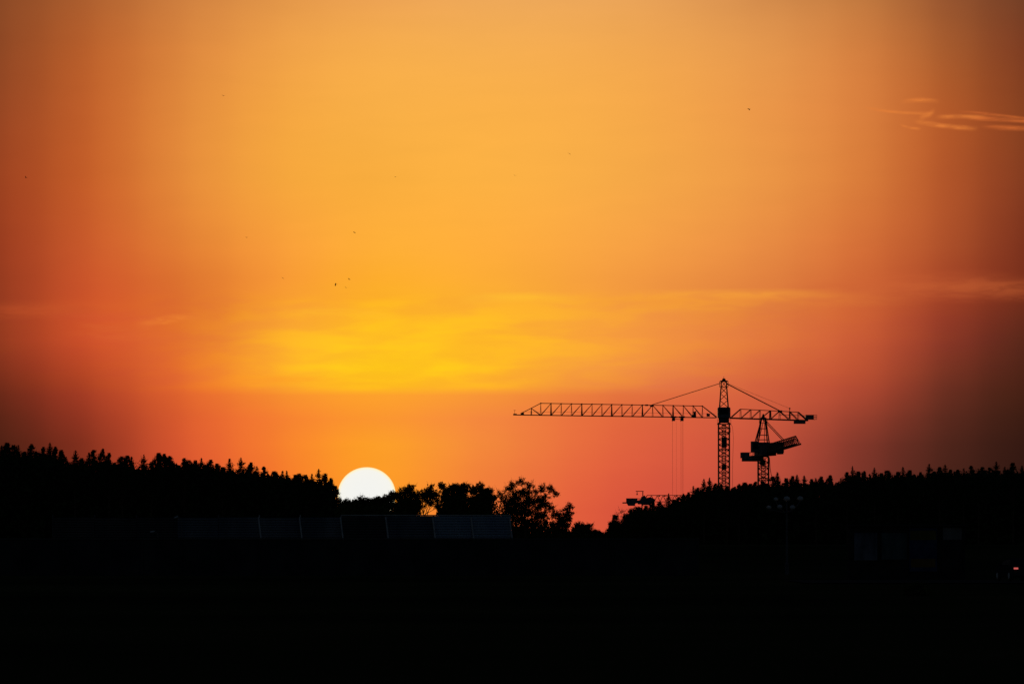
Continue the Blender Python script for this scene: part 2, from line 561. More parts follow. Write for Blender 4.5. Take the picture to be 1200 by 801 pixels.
broadleaf(680, [(678, 616, 4), (683, 618, 5), (690, 617, 4), (674, 621, 4)], YB,
          "low spiky bush in the gap, right of the small airy tree", G3, "bush", 1.2)
broadleaf(699, [(696, 624, 4), (702, 626, 4), (692, 626, 4), (707, 628, 3)], YB + 3,
          "lowest small bush at the bottom of the bright gap", G3, "bush", 2.0)
YR = 890.0
G4 = "leafy trees at the left end of the right wood"
broadleaf(719, [(714, 624, 5), (717, 616, 4), (722, 613, 5), (727, 620, 7), (721, 606, 3)], YR,
          "small leafy tree at the left foot of the right wood", G4, "leafy_tree", 1.6)
broadleaf(728, [(724, 604, 3.5), (728, 600, 4), (731, 605, 3.5), (728, 611, 4)], YR + 4,
          "thin nearly bare sapling below the low crane's counterweight", G4, "leafy_tree", .14, leaf=(.06, .12), twigs=1.0)
broadleaf(738, [(735, 607, 5), (741, 601, 4.5), (745, 606, 7), (734, 617, 8), (748, 599, 5), (745, 617, 8)], YR + 6,
          "rounded leafy tree under the low crane's body", G4, "leafy_tree", 1.9)


def mass(name, prof, Y0, Y1, n, label, mat, size=(.35, .8)):
    xsP = np.array([p[0] for p in prof], float)
    ysP = np.array([p[1] for p in prof], float)
    px = rng.uniform(xsP[0], xsP[-1], n)
    Y = rng.uniform(Y0, Y1, n)
    jag = 1.8 * np.sin(px * .83 + 1.0) + 1.5 * np.sin(px * 1.71 + 2.0) + .8 * np.sin(px * 3.1)
    tops = np.interp(px, xsP, ysP) - 2.2 + jag + rng.uniform(0, 3, n)
    X = (px - 600) / F * Y
    ztop = EYE + (HOR - tops) / F * Y
    z0 = 2.1
    f_ = rng.uniform(0, 1, n)
    s = rng.uniform(size[0], size[1], n) * (1.9 - 1.1 * f_)
    z = z0 + (np.maximum(ztop - s * .5, z0 + .2) - z0) * f_
    o = quads(name, np.stack([X, Y, z], 1), s, mat)
    return tag(o, label, None, None, "stuff")


mass("undergrowth", [(-330, 522), (-160, 528), (-30, 531), (20, 532), (60, 534), (80, 543), (100, 541), (130, 542), (160, 548), (200, 546), (240, 547),
                     (265, 551), (300, 554), (345, 561), (385, 567), (393, 588), (396, 630)], 735, 790, 140000,
     "dark mass of branches filling the left wood below its treetops", "needles")
mass("undergrowth", [(712, 632), (722, 622), (735, 612), (745, 602), (760, 598), (800, 588), (818, 577), (832, 571), (845, 573), (900, 569),
                     (950, 565), (985, 566), (1000, 558), (1050, 558), (1110, 555), (1160, 554), (1235, 553), (1400, 549), (1560, 556)], 895, 960, 165000,
     "dark mass of branches filling the right wood below its treetops", "needles")
mass("undergrowth", [(394, 592), (405, 588), (440, 588), (470, 592), (485, 600), (490, 612), (495, 630)], 700, 730, 9000,
     "low dark scrub behind the fence under the sun", "leaves", (.2, .5))
mass("undergrowth", [(509, 630), (512, 600), (517, 584), (560, 584), (585, 590), (600, 606), (645, 612), (660, 618), (690, 625), (705, 629), (714, 629)], 700, 735, 12000,
     "low dark scrub right of the bright gap under the leafy trees", "leaves", (.2, .5))


# ------------------------------------------------------------------ cranes
def lattice_mast(mb, w, z0, z1, leg, brace, step, cx=0., cy=0., cross=False):
    hw = w / 2
    cs = [(-hw, -hw), (hw, -hw), (hw, hw), (-hw, hw)]
    for (x, y) in cs:
        mb.bar((cx + x, cy + y, z0), (cx + x, cy + y, z1), leg)
    z = z1
    i = 0
    while z - step >= z0 - .01:
        for k in range(4):
            a, b = cs[k], cs[(k + 1) % 4]
            mb.bar((cx + a[0], cy + a[1], z), (cx + b[0], cy + b[1], z), brace)
            p, q = (a, b) if (i + k) % 2 else (b, a)
            mb.bar((cx + p[0], cy + p[1], z), (cx + q[0], cy + q[1], z - step), brace)
            if cross:
                mb.bar((cx + q[0], cy + q[1], z), (cx + p[0], cy + p[1], z - step), brace)
        z -= step
        i += 1


YC = 1250.0
mc = mpp(YC)
A0 = P(848.3, 489, YC)                      # jib level on the mast axis
ground_c = gz(A0.x, YC)
crane = thing("tower_crane", (A0.x, YC, ground_c),
              "tall tower crane with long horizontal lattice jib reaching left toward the sun", "crane", None)
YAW = R(9)


def jp(px, py, s=0.0):
    """a point of the turning upper works: along the jib line through pixel px, row py; s metres sideways"""
    u = (px - 848.3) * mc / math.cos(YAW)
    x = u * math.cos(YAW) - s * math.sin(YAW)
    y = u * math.sin(YAW) + s * math.cos(YAW)
    k = (YC + y) / YC                          # keep its real size, rows measured at the mast's own distance
    q = P(600 + (848.3 - 600), py, YC)
    return Vector((x, y, q.z - ground_c))


zt = jp(848.3, 495).z
mb = MB()
lattice_mast(mb, 2.15, 0, zt, .25, .10, 1.1, cross=True)
mb.build("mast", "crane_steel", crane)
# lift shaft and ladder inside the mast
mb = MB()
lattice_mast(mb, .75, 0, zt - .4, .13, .07, .64, 0.0, 0.1)
for z in np.arange(.5, zt - .5, .42):
    mb.bar((-.2, -.35, z), (.2, -.35, z), .05)
mb.box((.05, 0, zt - 3.9), (1.05, 1.0, 2.0))
mb.box((.05, 0, zt - 8.8), (.9, .9, .9))
mb.build("ladder_shaft", "crane_steel", crane)
for z, w in ((zt - .3, 2.7), (zt - 1.9, 2.5), (zt - 5.3, 2.3)):
    mb = MB()
    mb.box((0, 0, z), (w, w, .14))
    for sx in (-1, 1):
        mb.bar((sx * w / 2, -w / 2, z), (sx * w / 2, -w / 2, z + .9), .06)
    mb.bar((-w / 2, -w / 2, z + .9), (w / 2, -w / 2, z + .9), .05)
    mb.build("landing_platform", "crane_steel", crane)
mb = MB()
pts = [Vector((1.25, -1.2, zt - .1)), Vector((1.7, -1.2, zt - .9)), Vector((1.85, -1.2, zt - 3)), Vector((1.7, -1.2, zt - 8)), Vector((1.6, -1.2, .5))]
mb.path(pts, .06, 5)
mb.build("power_cable", "rope", crane)
# slewing ring + tower box
zj = jp(848.3, 489.4).z
zb = jp(848.3, 477).z
mb = MB()
mb.lathe([(1.0, zt), (1.05, zt + .25), (1.05, zj - .1), (1.2, zj)], (0, 0, 0), 16)
mb.box((0, 0, zj - .45), (1.95, 1.95, .6))
mb.build("slewing_unit", "crane_plate", crane)
cab = MB()
hw = 1.27
cab.prism([(-hw, zj), (hw, zj), (hw, zb - .18), (hw - .18, zb), (-hw + .18, zb), (-hw, zb - .18)], 'y', -1.25, 1.25)
cabo = cab.build("cab", "crane_plate", crane)
w = MB()
w.box((-.1, -1.27, zj + 1.2), (1.8, .05, 1.0))
w.build("cab_window", "glass", cabo)
# tower head
mb = MB()
za, zc = zb, jp(848, 453).z
zp = jp(848, 446.5).z
hb, ha = .86, .48
cb = [(-hb, -hb), (hb, -hb), (hb, hb), (-hb, hb)]
ca = [(-ha, -ha), (ha, -ha), (ha, ha), (-ha, ha)]
for k in range(4):
    mb.bar((*cb[k], za), (*ca[k], zp), .22, .2)
lv = [0, .27, .52, .76, 1.0]
for n in range(4):
    for k in range(4):
        k2 = (k + 1) % 4
        f = lambda c0, c1, t: Vector((c0[0] + (c1[0] - c0[0]) * t, c0[1] + (c1[1] - c0[1]) * t, za + (zp - za) * t))
        p = f(cb[k], ca[k], lv[n])
        q = f(cb[k2], ca[k2], lv[n + 1])
        p2 = f(cb[k2], ca[k2], lv[n])
        q2 = f(cb[k], ca[k], lv[n + 1])
        if n % 2:
            p, q = p2, q2
        mb.bar(p, q, .12)
        if n > 1:
            mb.bar(q, q2 if n % 2 == 0 else f(cb[k2], ca[k2], lv[n + 1]), .08)
mb.box((0, 0, zp), (1.5, 1.3, .26))
mb.prism([(-.45, zp + .1), (.45, zp + .1), (.25, zp + .55), (-.2, zp + .6)], 'y', -.3, .3)
mb.bar((0, 0, zp + .5), (0, 0, zp + 1.0), .07)
for sx in (-.85, .85):
    for sy in (-.7, .7):
        mb.bar((sx, sy, zp), (sx, sy, zp - 1.1), .06)
    mb.bar((sx, -.7, zp - 1.1), (sx, .7, zp - 1.1), .08)
    mb.bar((sx, -.7, zp - .55), (sx, .7, zp - .55), .05)
mb.box((0, 0, zp - 1.1), (1.75, 1.45, .07))
th = mb.build("tower_head", "crane_steel", crane)


def bot(px):
    return 486.6 + (px - 602) * (489.2 - 486.6) / (838 - 602)


def topc(px):
    return 473.0 + (px - 633.5) * (475.6 - 473.0) / (823 - 633.5)


SB = .62
mb = MB()
for s in (-SB, SB):
    mb.bar(jp(602, bot(602), s), jp(839, bot(839), s), .17)
mb.bar(jp(633.5, topc(633.5)), jp(823, topc(823)), .15)
mb.bar(jp(633.5, topc(633.5)), jp(610, 485.2), .14)
V = [633.5, 645.5, 657.5, 669.5, 681.5, 693.5, 705, 716.5, 728.5, 740.5, 752.5, 764.5, 776.5, 788.5, 800.5, 812, 823]
thick = {645.5, 681.5, 716.5, 752.5, 788.5}
for i, x in enumerate(V):
    wv = .17 if x in thick else .085
    for s in (-SB, SB):
        mb.bar(jp(x, topc(x)), jp(x, bot(x), s), wv)
    mb.bar(jp(x, bot(x), -SB), jp(x, bot(x), SB), .09)
    mb.box(jp(x, topc(x)), (.32, .28, .22))
    mb.box(jp(x, bot(x)), (.36, 1.3, .18))
    if i + 1 < len(V):
        x2 = V[i + 1]
        for s in (-SB, SB):
            if x2 <= 764.5:
                mb.bar(jp(x, bot(x), s), jp(x2, topc(x2)), .085)
            else:
                mb.bar(jp(x, topc(x)), jp(x2, bot(x2), s), .10)
        mb.bar(jp(x, bot(x), -SB), jp(x2, bot(x2), SB), .06)
for s in (-SB, SB):
    mb.bar(jp(823, topc(823)), jp(839.5, 488.4, s * .8), .15)
    mb.bar(jp(622.5, 479), jp(622.5, bot(622.5), s), .13)
    mb.bar(jp(622.5, 479), jp(633.5, bot(633.5), s), .11)
mb.bar(jp(610, 483, -SB), jp(838, 484.5, -SB), .035)         # handrail rope along the jib
mb.bar(jp(603, 481), jp(603, bot(603)), .06)
mb.bar(jp(602, 481.3), jp(604.5, 481.3), .06)
mb.box(jp(603.5, 486.2), (.7, 1.2, .3))
mb.box(jp(612, 485.4), (.7, .7, .4))
mb.box(jp(757.5, 474.8), (.6, .4, .3))
mb.prism([(-.45, 0), (.45, 0), (.3, -.3), (-.3, -.3)], 'y', -.15, .15)
n8 = 8
off = jp(763.5, 475)
for k in range(1, n8 + 1):
    vv = mb.v[-k]
    mb.v[-k] = (vv[0] + off.x, vv[1] + off.y, vv[2] + off.z)
jib = mb.build("jib", "crane_steel", crane)
mb = MB()
mb.box(jp(814, 484.6), (.5, .6, .8)).box(jp(813, 487.2), (.9, .8, .5)).bar(jp(812, 483), jp(816, 481.5), .12)
mb.build("winch", "crane_plate", jib)
mb = MB()
mb.box(jp(829.8, 486.2), (.65, .8, .55)).bar(jp(828, 484), jp(832, 485.5), .1)
mb.build("winch", "crane_plate", jib)
# counter jib
def botc(px):
    return 489.6 + (px - 857) * (492.2 - 489.6) / (946 - 857)


def topcc(px):
    return 479.0 + (px - 868) * (482.4 - 479.0) / (936 - 868)


mb = MB()
SC = .7
for s in (-SC, SC):
    mb.bar(jp(856, botc(856), s), jp(947, botc(947), s), .27)
VC = [868, 880, 891, 903, 914, 926, 936]
for s in (-SC, SC):
    mb.bar(jp(868, topcc(868), s * .6), jp(936, topcc(936), s * .6), .12)
    mb.bar(jp(857, 488.6, s), jp(868, topcc(868), s * .6), .13)
    mb.bar(jp(936, topcc(936), s * .6), jp(947, botc(947), s), .17)
    for i, x in enumerate(VC):
        mb.bar(jp(x, topcc(x), s * .6), jp(x, botc(x), s), .22 if x == 903 else .1)
        if i + 1 < len(VC):
            x2 = VC[i + 1]
            if x2 <= 914:
                mb.bar(jp(x, botc(x), s), jp(x2, topcc(x2), s * .6), .1)
            else:
                mb.bar(jp(x, topcc(x), s * .6), jp(x2, botc(x2), s), .13)
    mb.bar(jp(914, 485.5, s), jp(945, 486.5, s), .05)
for x in VC:
    mb.bar(jp(x, botc(x), -SC), jp(x, botc(x), SC), .14)
    mb.bar(jp(x, topcc(x), -SC * .6), jp(x, topcc(x), SC * .6), .1)
mb.bar(jp(926, 477.2), jp(926, 490), .13)
mb.box(jp(926, 478), (.26, .26, .3))
mb.box(jp(868.5, 490), (.6, 1.5, .3))
cj = mb.build("counter_jib", "crane_steel", crane)
mb = MB()
mb.box(jp(914.5, 481.6), (.85, .7, .42))
mb.build("rope_anchor", "crane_plate", cj)
mb = MB()
mb.box(jp(949.5, 488.3), (1.65, 1.9, .95))
for y0, y1 in ((485.5, 491),):
    mb.bar(jp(957, y0, -.8), jp(957, y1, -.8), .08)
    mb.bar(jp(957, y0, .8), jp(957, y1, .8), .08)
    for yy in (485.6, 488.2, 491):
        mb.bar(jp(954, yy, -.8), jp(957, yy, -.8), .06)
        mb.bar(jp(954, yy, .8), jp(957, yy, .8), .06)
mb.build("winch_house", "crane_plate", crane)
mb = MB()
for k in range(5):
    mb.box(jp(932.2 + k * 2.75, 494.2), (.43, 1.7, .62))
mb.bar(jp(931, 492.8), jp(945, 492.8), .1)
mb.build("counterweight", "ballast", crane)
for s in (-.25, .25):
    MB().bar(jp(763.5, 474.4, s), jp(845, 448.6, s), .11).build("tie_rope", "rope", crane)
    MB().bar(jp(851, 449, s), jp(914.5, 481, s), .14).build("tie_rope", "rope", crane)
MB().bar(jp(851, 448.2), jp(926, 478), .04).build("tie_rope", "rope", crane)
for x in (789, 799):
    mb = MB()
    mb.box(jp(x, 488.6), (1.15, 1.5, .3))
    mb.box(jp(x, 491.4), (.62, .9, .6))
    mb.bar(jp(x - 1.6, 490), jp(x - 1.6, 493.6), .12).bar(jp(x + 1.6, 490), jp(x + 1.6, 492.6), .12)
    if x == 789:
        mb.bar(jp(789, 491), jp(799, 491.3), .1)
    tro = mb.build("trolley", "crane_plate", crane)
    for dx, ww in ((-1.2, .035), (1.0 if x == 799 else 3.4, .045 if x == 799 else .022)):
        MB().bar(jp(x + dx, 493), jp(x + dx, 596), ww).build("hoist_rope", "rope", tro)
mb = MB()
mb.prism([(-.55, -1.0), (.55, -1.0), (.7, -.2), (.5, .25), (-.5, .25), (-.7, -.2)], 'y', -.3, .3)
mb.bar((0, 0, -1.0), (0, 0, -1.5), .14).path([(0, 0, -1.5), (.2, 0, -1.75), (0, 0, -2.0), (-.25, 0, -1.8)], .12, 5)
ho = mb.build("hook_block", "crane_plate", crane)
ho.location = jp(794, 597)

# ---- second crane: jib toward the camera
Y2 = 1300.0
m2 = mpp(Y2)
B0 = P(894.5, 534, Y2)
g2 = gz(B0.x, Y2)
c2 = thing("tower_crane", (B0.x, Y2, g2),
           "shorter tower crane right of the tall mast, its lattice jib pointing toward the viewer", "crane", None)


def q2(px, py, y=0.0):
    q = P(px, py, Y2)
    return Vector((q.x - B0.x, y, q.z - g2))


zt2 = q2(894, 535).z
mb = MB()
lattice_mast(mb, 2.15, 0, zt2, .28, .11, 1.2, cross=True)
mb.build("mast", "crane_steel", c2)
mb = MB()
lattice_mast(mb, .8, 0, zt2 - .3, .13, .08, .65)
mb.box((-.2, 0, zt2 - 1.2), (1.0, .9, 1.1)).box((0, 0, zt2 - 4.4), (2.4, 2.4, .16)).box((0, 0, zt2 - 1.9), (2.35, 2.35, .12))
mb.build("ladder_shaft", "crane_steel", c2)
MB().path([q2(901.5, 536, -1.2), q2(902.2, 548, -1.2), q2(903.5, 556, -1.2), q2(908.5, 566, -1.2), q2(909, 600, -1.2)], .13, 5).build("power_cable", "rope", c2)
# turning body, looking along the jib
JD = Vector((4.9, -38.0, 0)).normalized()
SD = Vector((-JD.y, JD.x, 0))


def j2(u, s, z):
    return JD * u + SD * s + Vector((0, 0, z))


zk = q2(894, 525).z
mb = MB()
mb.lathe([(1.15, zt2), (1.2, zt2 + .3), (1.35, zt2 + .5), (1.35, zt2 + 1.0)], (0, 0, 0), 16)
mb.build("slewing_unit", "crane_plate", c2)
mb = MB()


def obox(mbx, u0, u1, s0, s1, z0, z1):
    n = len(mbx.v)
    for z in (z0, z1):
        for (u, s) in ((u0, s0), (u1, s0), (u1, s1), (u0, s1)):
            mbx.v.append(tuple(j2(u, s, z)))
    for q in ((0, 3, 2, 1), (4, 5, 6, 7), (0, 1, 5, 4), (1, 2, 6, 5), (2, 3, 7, 6), (3, 0, 4, 7)):
        mbx.f.append(tuple(n + i for i in q))


pm = lambda py: q2(894, py).z
obox(mb, -3.0, 6.5, -1.35, 1.6, pm(534), pm(523))
obox(mb, 3.0, 9.5, .3, 2.7, pm(531), pm(519))
obox(mb, -1.0, 1.8, -1.1, 1.1, pm(523), pm(518))
obox(mb, 5.5, 9.5, 1.9, 2.6, pm(532.5), pm(518.5))
mb.build("machinery_house", "crane_plate", c2)
mb = MB()
obox(mb, .6, 2.6, -2.75, -1.4, pm(530), pm(517))
cb2 = mb.build("cab", "crane_plate", c2)
wn = MB()
obox(wn, 2.61, 2.66, -2.6, -1.55, pm(526), pm(519))
wn.build("cab_window", "glass", cb2)
# counter jib away from the camera, ballast hanging at its end
mb = MB()
for s in (-1.0, 1.0):
    mb.bar(j2(-1, s, pm(533.5)), j2(-13.5, s, pm(534)), .3)
    mb.bar(j2(-1, s, pm(528)), j2(-13.5, s, pm(529.5)), .1)
for k in range(7):
    u = -1.5 - 2 * k
    mb.bar(j2(u, -1, pm(533.7)), j2(u, 1, pm(533.7)), .16)
    for s in (-1, 1):
        mb.bar(j2(u, s, pm(533.7)), j2(u, s, pm(528.5)), .08)
mb.build("counter_jib", "crane_steel", c2)
mb = MB()
for k in range(4):
    obox(mb, -9.2 - k * 1.2, -8.2 - k * 1.2, -2.4, 1.0, pm(539.5), pm(533.8))
obox(mb, -13.4, -10.5, -2.6, -1.2, pm(535.5), pm(528.8))
obox(mb, -8.0, -3.0, -1.9, .6, pm(538.6), pm(534.6))
mb.build("counterweight", "ballast", c2)
# head
mb = MB()
zp2 = pm(489.5)
zl = pm(519)
for s0, s1 in ((-1.25, -.42), (1.05, .42)):
    for u0, u1 in ((-1.1, -.4), (1.2, .4)):
        mb.bar(j2(u0, s0, zl), j2(u1, s1, zp2), .25, .22)
mb.bar(j2(-4.0, -1.3, pm(522)), j2(-.3, -.4, pm(492)), .16)
mb.bar(j2(-4.0, .9, pm(522)), j2(-.3, .35, pm(492)), .12)
for py, t in ((502, .58), (509.5, .33), (515, .14)):
    z = pm(py)
    for u in (1, -1):
        t2 = (z - zl) / (zp2 - zl)
        a0 = -1.25 + (1.25 - .42) * t2
        a1 = 1.05 - (1.05 - .42) * t2
        uu = (1.15 - .75 * t2) * u
        mb.bar(j2(uu, a0, z), j2(uu, a1, z), .14)
    for s in (a0, a1):
        mb.bar(j2(-(1.15 - .75 * t2), s, z), j2(1.15 - .75 * t2, s, z), .1)
mb.box((0, 0, pm(489.6)), (1.3, 1.3, .22))
mb.prism([(-.42, pm(490)), (.42, pm(490)), (.12, pm(484.8)), (-.12, pm(484.8))], 'y', -.25, .25)
for sx in (-.8, .8):
    for sy in (-.6, .6):
        mb.bar((sx, sy, pm(490)), (sx * 1.0, sy, pm(495.3)), .07)
    mb.bar((sx, -.6, pm(495.3)), (sx, .6, pm(495.3)), .1)
    mb.bar((sx, -.6, pm(492.6)), (sx, .6, pm(492.6)), .06)
mb.box((0, 0, pm(495.4)), (1.7, 1.3, .08))
mb.build("tower_head", "crane_steel", c2)
# jib
mb = MB()
LJ, RISE = 40.0, 1.45
HJ = 1.75
zj2 = pm(531.5)


def jj(u, s, top):
    t = u / LJ
    return j2(u, s + .35, zj2 + RISE * t + (HJ if top else 0))


NJ = 18
for i in range(NJ):
    ua, ub = 3 + (LJ - 5) * i / NJ, 3 + (LJ - 5) * (i + 1) / NJ
    for s in (-.85, .85):
        mb.bar(jj(ua, s, 0), jj(ub, s, 0), .16)
        mb.bar(jj(ua, s, 0), jj((ua + ub) / 2, 0, 1), .085)
        mb.bar(jj((ua + ub) / 2, 0, 1), jj(ub, s, 0), .085)
    mb.bar(jj(ua, -.85, 0), jj(ua, .85, 0), .08)
    mb.bar(jj(ua, -.85, 0), jj(ub, .85, 0), .08)
    mb.bar(jj(ua, .85, 0), jj(ub, -.85, 0), .08)
    if i:
        mb.bar(jj((ua + ub) / 2 - (LJ - 5) / NJ, 0, 1), jj((ua + ub) / 2, 0, 1), .16)
for s in (-.85, .85):
    mb.bar(jj(LJ - 2, s, 0), jj(LJ + .5, s * .5, 0), .16)
mb.bar(jj(LJ - 3.2, 0, 1), jj(LJ + .5, 0, 0), .15)
mb.bar(jj(LJ + .5, -.5, 0), jj(LJ + .5, .5, 0), .16)
jb2 = mb.build("jib", "crane_steel", c2)
for s in (-.2, .2):
    MB().bar(j2(.4, s, pm(491)), jj(22, s, 1), .11).build("tie_rope", "rope", c2)
    MB().bar(j2(-.4, s, pm(491)), j2(-11, s, pm(531)), .1).build("tie_rope", "rope", c2)

# ---- third crane, low and far, flat topped
Y3 = 1500.0
D0 = P(757, 590, Y3)
g3 = gz(D0.x, Y3)
c3 = thing("tower_crane", (D0.x, Y3, g3),
           "low far flat-topped crane peeping over the trees, boxy counterweight at its left end", "crane", None)


def q3(px, py, y=0.0):
    q = P(px, py, Y3)
    return Vector((q.x - D0.x, y, q.z - g3))


mb = MB()
lattice_mast(mb, 1.9, 0, q3(757, 591).z, .24, .12, 1.3)
mb.build("mast", "crane_steel", c3)
mb = MB()
z0, z1 = q3(757, 591).z, q3(757, 583).z
mb.lathe([(1.1, z0), (1.2, z0 + .3), (1.0, z0 + .8)], (0, 0, 0), 12)
mb.prism([(q3(747, 0).x, q3(0, 590.5).z), (q3(764, 0).x, q3(0, 590).z), (q3(768, 0).x, q3(0, 585).z), (q3(762, 0).x, q3(0, 582).z),
          (q3(757, 0).x, q3(0, 583).z), (q3(755, 0).x, q3(0, 580).z), (q3(751, 0).x, q3(0, 582).z), (q3(750, 0).x, q3(0, 585).z),
          (q3(746.5, 0).x, q3(0, 586).z)], 'y', -1.1, 1.1)
mb.build("slewing_unit", "crane_plate", c3)
mb = MB()
for s in (-.6, .6):
    mb.bar(q3(729.5, 588.8, s), q3(756, 588.5, s), .3)
    mb.bar(q3(746, 584, s), q3(751, 584, s), .15)
mb.bar(q3(730, 588.8, -.6), q3(730, 588.8, .6), .25)
mb.bar(q3(745, 575.2), q3(754.2, 575.2), .17).bar(q3(753.3, 575), q3(753.3, 582), .22)
mb.bar(q3(746.6, 575), q3(746.6, 579.5), .14).box(q3(746.6, 578.7), (.3, .3, .35))
mb.build("counter_jib", "crane_steel", c3)
mb = MB()
mb.prism([(q3(733.5, 0).x, q3(0, 588.5).z), (q3(736, 0).x, q3(0, 592.3).z), (q3(743.5, 0).x, q3(0, 592.3).z), (q3(744, 0).x, q3(0, 590).z),
          (q3(746.6, 0).x, q3(0, 588.5).z), (q3(746.6, 0).x, q3(0, 583.4).z), (q3(733.5, 0).x, q3(0, 583.4).z)], 'y', -.9, .9)
mb.build("counterweight", "ballast", c3)
mb = MB()
mb.bar(q3(758, 580), q3(862, 580), .15)
mb.bar(q3(757, 582.5), q3(758.5, 580), .2)
for s in (-.6, .6):
    mb.bar(q3(762, 587.5, s), q3(862, 587.5, s), .15)
    for k in range(15):
        x = 760 + k * 6.8
        mb.bar(q3(x + 3.4, 580), q3(x, 587.5, s), .09)
        mb.bar(q3(x + 3.4, 580), q3(x + 6.8, 587.5, s), .09)
for x in (772.5, 779, 793):
    mb.box(q3(x, 580.5), (.4, .4, .4))
mb.build("jib", "crane_steel", c3)

# ------------------------------------------------------------------ fence behind the wall
YF = 642.0
mf = mpp(YF)
fz = gz(0, YF)
posts_px = [62, 111, 160, 208, 256, 304, 352, 400, 453, 508, 553, 598]
fx = [(p - 600) * mf for p in posts_px]
ftop = P(600, 604, YF).z
fence = thing("sheet_fence", (fx[0], YF, fz), "long blue-grey ribbed sheet fence with slanting braces under the sun", "fence")
for i in range(len(fx) - 1):
    a, b = fx[i] - fx[0], fx[i + 1] - fx[0]
    old = i < 7
    tp = ftop - fz - (0.12 if old else 0) - (.05 * (i % 2) if old else 0)
    mb = MB()
    nrib = 11
    zz = np.linspace(.12, tp, nrib * 4 + 1)
    n = len(mb.v)
    for jz, z in enumerate(zz):
        dy = (-.10, -.10, -.10, 0.0)[jz % 4]
        mb.v.append((a + .03, dy - .02, z))
        mb.v.append((b - .03, dy - .02, z))
    for jz in range(len(zz) - 1):
        mb.f.append((n + 2 * jz, n + 2 * jz + 1, n + 2 * jz + 3, n + 2 * jz + 2))
    mb.box(((a + b) / 2, .03, (tp + .12) / 2), (b - a - .06, .04, tp - .12))
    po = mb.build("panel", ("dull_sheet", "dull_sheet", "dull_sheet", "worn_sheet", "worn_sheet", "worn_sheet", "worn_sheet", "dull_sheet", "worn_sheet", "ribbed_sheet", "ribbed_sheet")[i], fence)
    if not old:
        MB().box(((a + b) / 2, -.02, tp + .06), (b - a - .04, .14, .1)).build("capping", "post_steel", po)
for i, x in enumerate(fx):
    MB().box((x - fx[0], .12, (ftop - fz + .1) / 2), (.13, .13, ftop - fz + .1)).build("post", "post_steel" if i >= 5 else "lamp_pole", fence)
    if i >= 5:
        MB().bar((x - fx[0] - .08, -.1, ftop - fz - .15), (x - fx[0] + .28, -1.1, .1), .15).build("brace", "post_steel", fence)

# ------------------------------------------------------------------ long dark wall in the middle distance
YW = 480.0
mw = mpp(YW)
wx0, wx1 = (-400 - 600) * mw, (819 - 600) * mw
wtop = P(600, 630, YW).z
wall = thing("long_wall", (wx0, YW, 0), "long dark flat-topped concrete wall across the foreground, ending right of the gap", "wall")
mb = MB()
mb.box(((wx1 - wx0) / 2, .15, wtop / 2 - .06), (wx1 - wx0, .3, wtop - .12))
for k in range(int((wx1 - wx0) / 3)):
    mb.box((1.0 + k * 3.0, -.06, wtop / 2 - .1), (.16, .1, wtop - .25))
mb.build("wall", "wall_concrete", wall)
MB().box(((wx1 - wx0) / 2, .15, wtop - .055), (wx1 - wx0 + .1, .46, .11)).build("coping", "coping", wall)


# ------------------------------------------------------------------ street lamps left (pale heads)
def street_lamp(px, py, Y, label, tilt):
    q = P(px, py, Y)
    b = gz(q.x, Y)
    r = thing("street_lamp", (q.x + .55, Y, b), label, "lamp", "street lamps by the fence")
    h = q.z - b
    mb = MB()
    mb.lathe([(.09, 0), (.09, .5), (.06, .55), (.045, h - .25)], (0, 0, 0), 10)
    mb.path([(0, 0, h - .3), (-.1, 0, h - .1), (-.3, 0, h - .03)], .07, 6)
    mb.build("pole", "lamp_pole", r)
    hd = MB()
    hd.lathe([(.06, -.25), (.12, -.15), (.13, .1), (.07, .24)], (0, 0, 0), 10)
    o = hd.build("lamp_head", "lamp_globe", r)
    o.location = (-.55, 0, h - .02)
    o.rotation_euler = (0, R(90 - tilt), 0)
    o.scale = (.8, 1, 1)


street_lamp(206.5, 605.5, 632, "upper pale street lamp head before the fence, near the left wood", 18)
street_lamp(178.5, 622.5, 632, "lower pale street lamp head before the fence, near the left wood", 14)

# ------------------------------------------------------------------ multi-headed lamp mast on the right
YL = 500.0
ml = mpp(YL)
q = P(922, 584.3, YL)
lb = gz(q.x, YL)
lm = thing("lamp_mast", (q.x, YL, lb), "lamp mast with a ring of pale round lamps before the right wood", "lamp")
hL = q.z - lb
MB().lathe([(.16, 0), (.16, .8), (.09, .9), (.06, hL)], (0, 0, 0), 12).build("pole", "lamp_pole", lm)
for (hx, hy, dy, sz_) in ((909.7, 584.5, .8, .19), (900.8, 594.3, -.3, .2), (913.2, 593.6, -1.0, .22), (922, 584.3, -.05, .27),
                          (928, 594.3, -1.0, .23), (938, 584, .3, .25)):
    p = P(hx, hy, YL)
    d = Vector((p.x - q.x, dy, p.z - lb))
    hub = Vector((0, 0, hL - 1.1))
    if abs(d.x) > .01:
        pts = [hub, hub + Vector((d.x * .35, d.y * .35, .05 + (d.z - hub.z) * .1)), hub + Vector((d.x * .8, d.y * .8, (d.z - hub.z) * .55)), d - Vector((0, 0, .2))]
        MB().path(pts, .07, 6).build("arm", "lamp_pole", lm)
    pr = [(.02, -sz_ * .95)] + [(sz_ * math.cos(t) * .95, sz_ * math.sin(t) * .8) for t in np.linspace(-1.2, 1.35, 9)] + [(.02, sz_ * .84)]
    MB().lathe(pr, (0, 0, 0), 14).build("lamp_globe", "lamp_globe", lm, d, True)

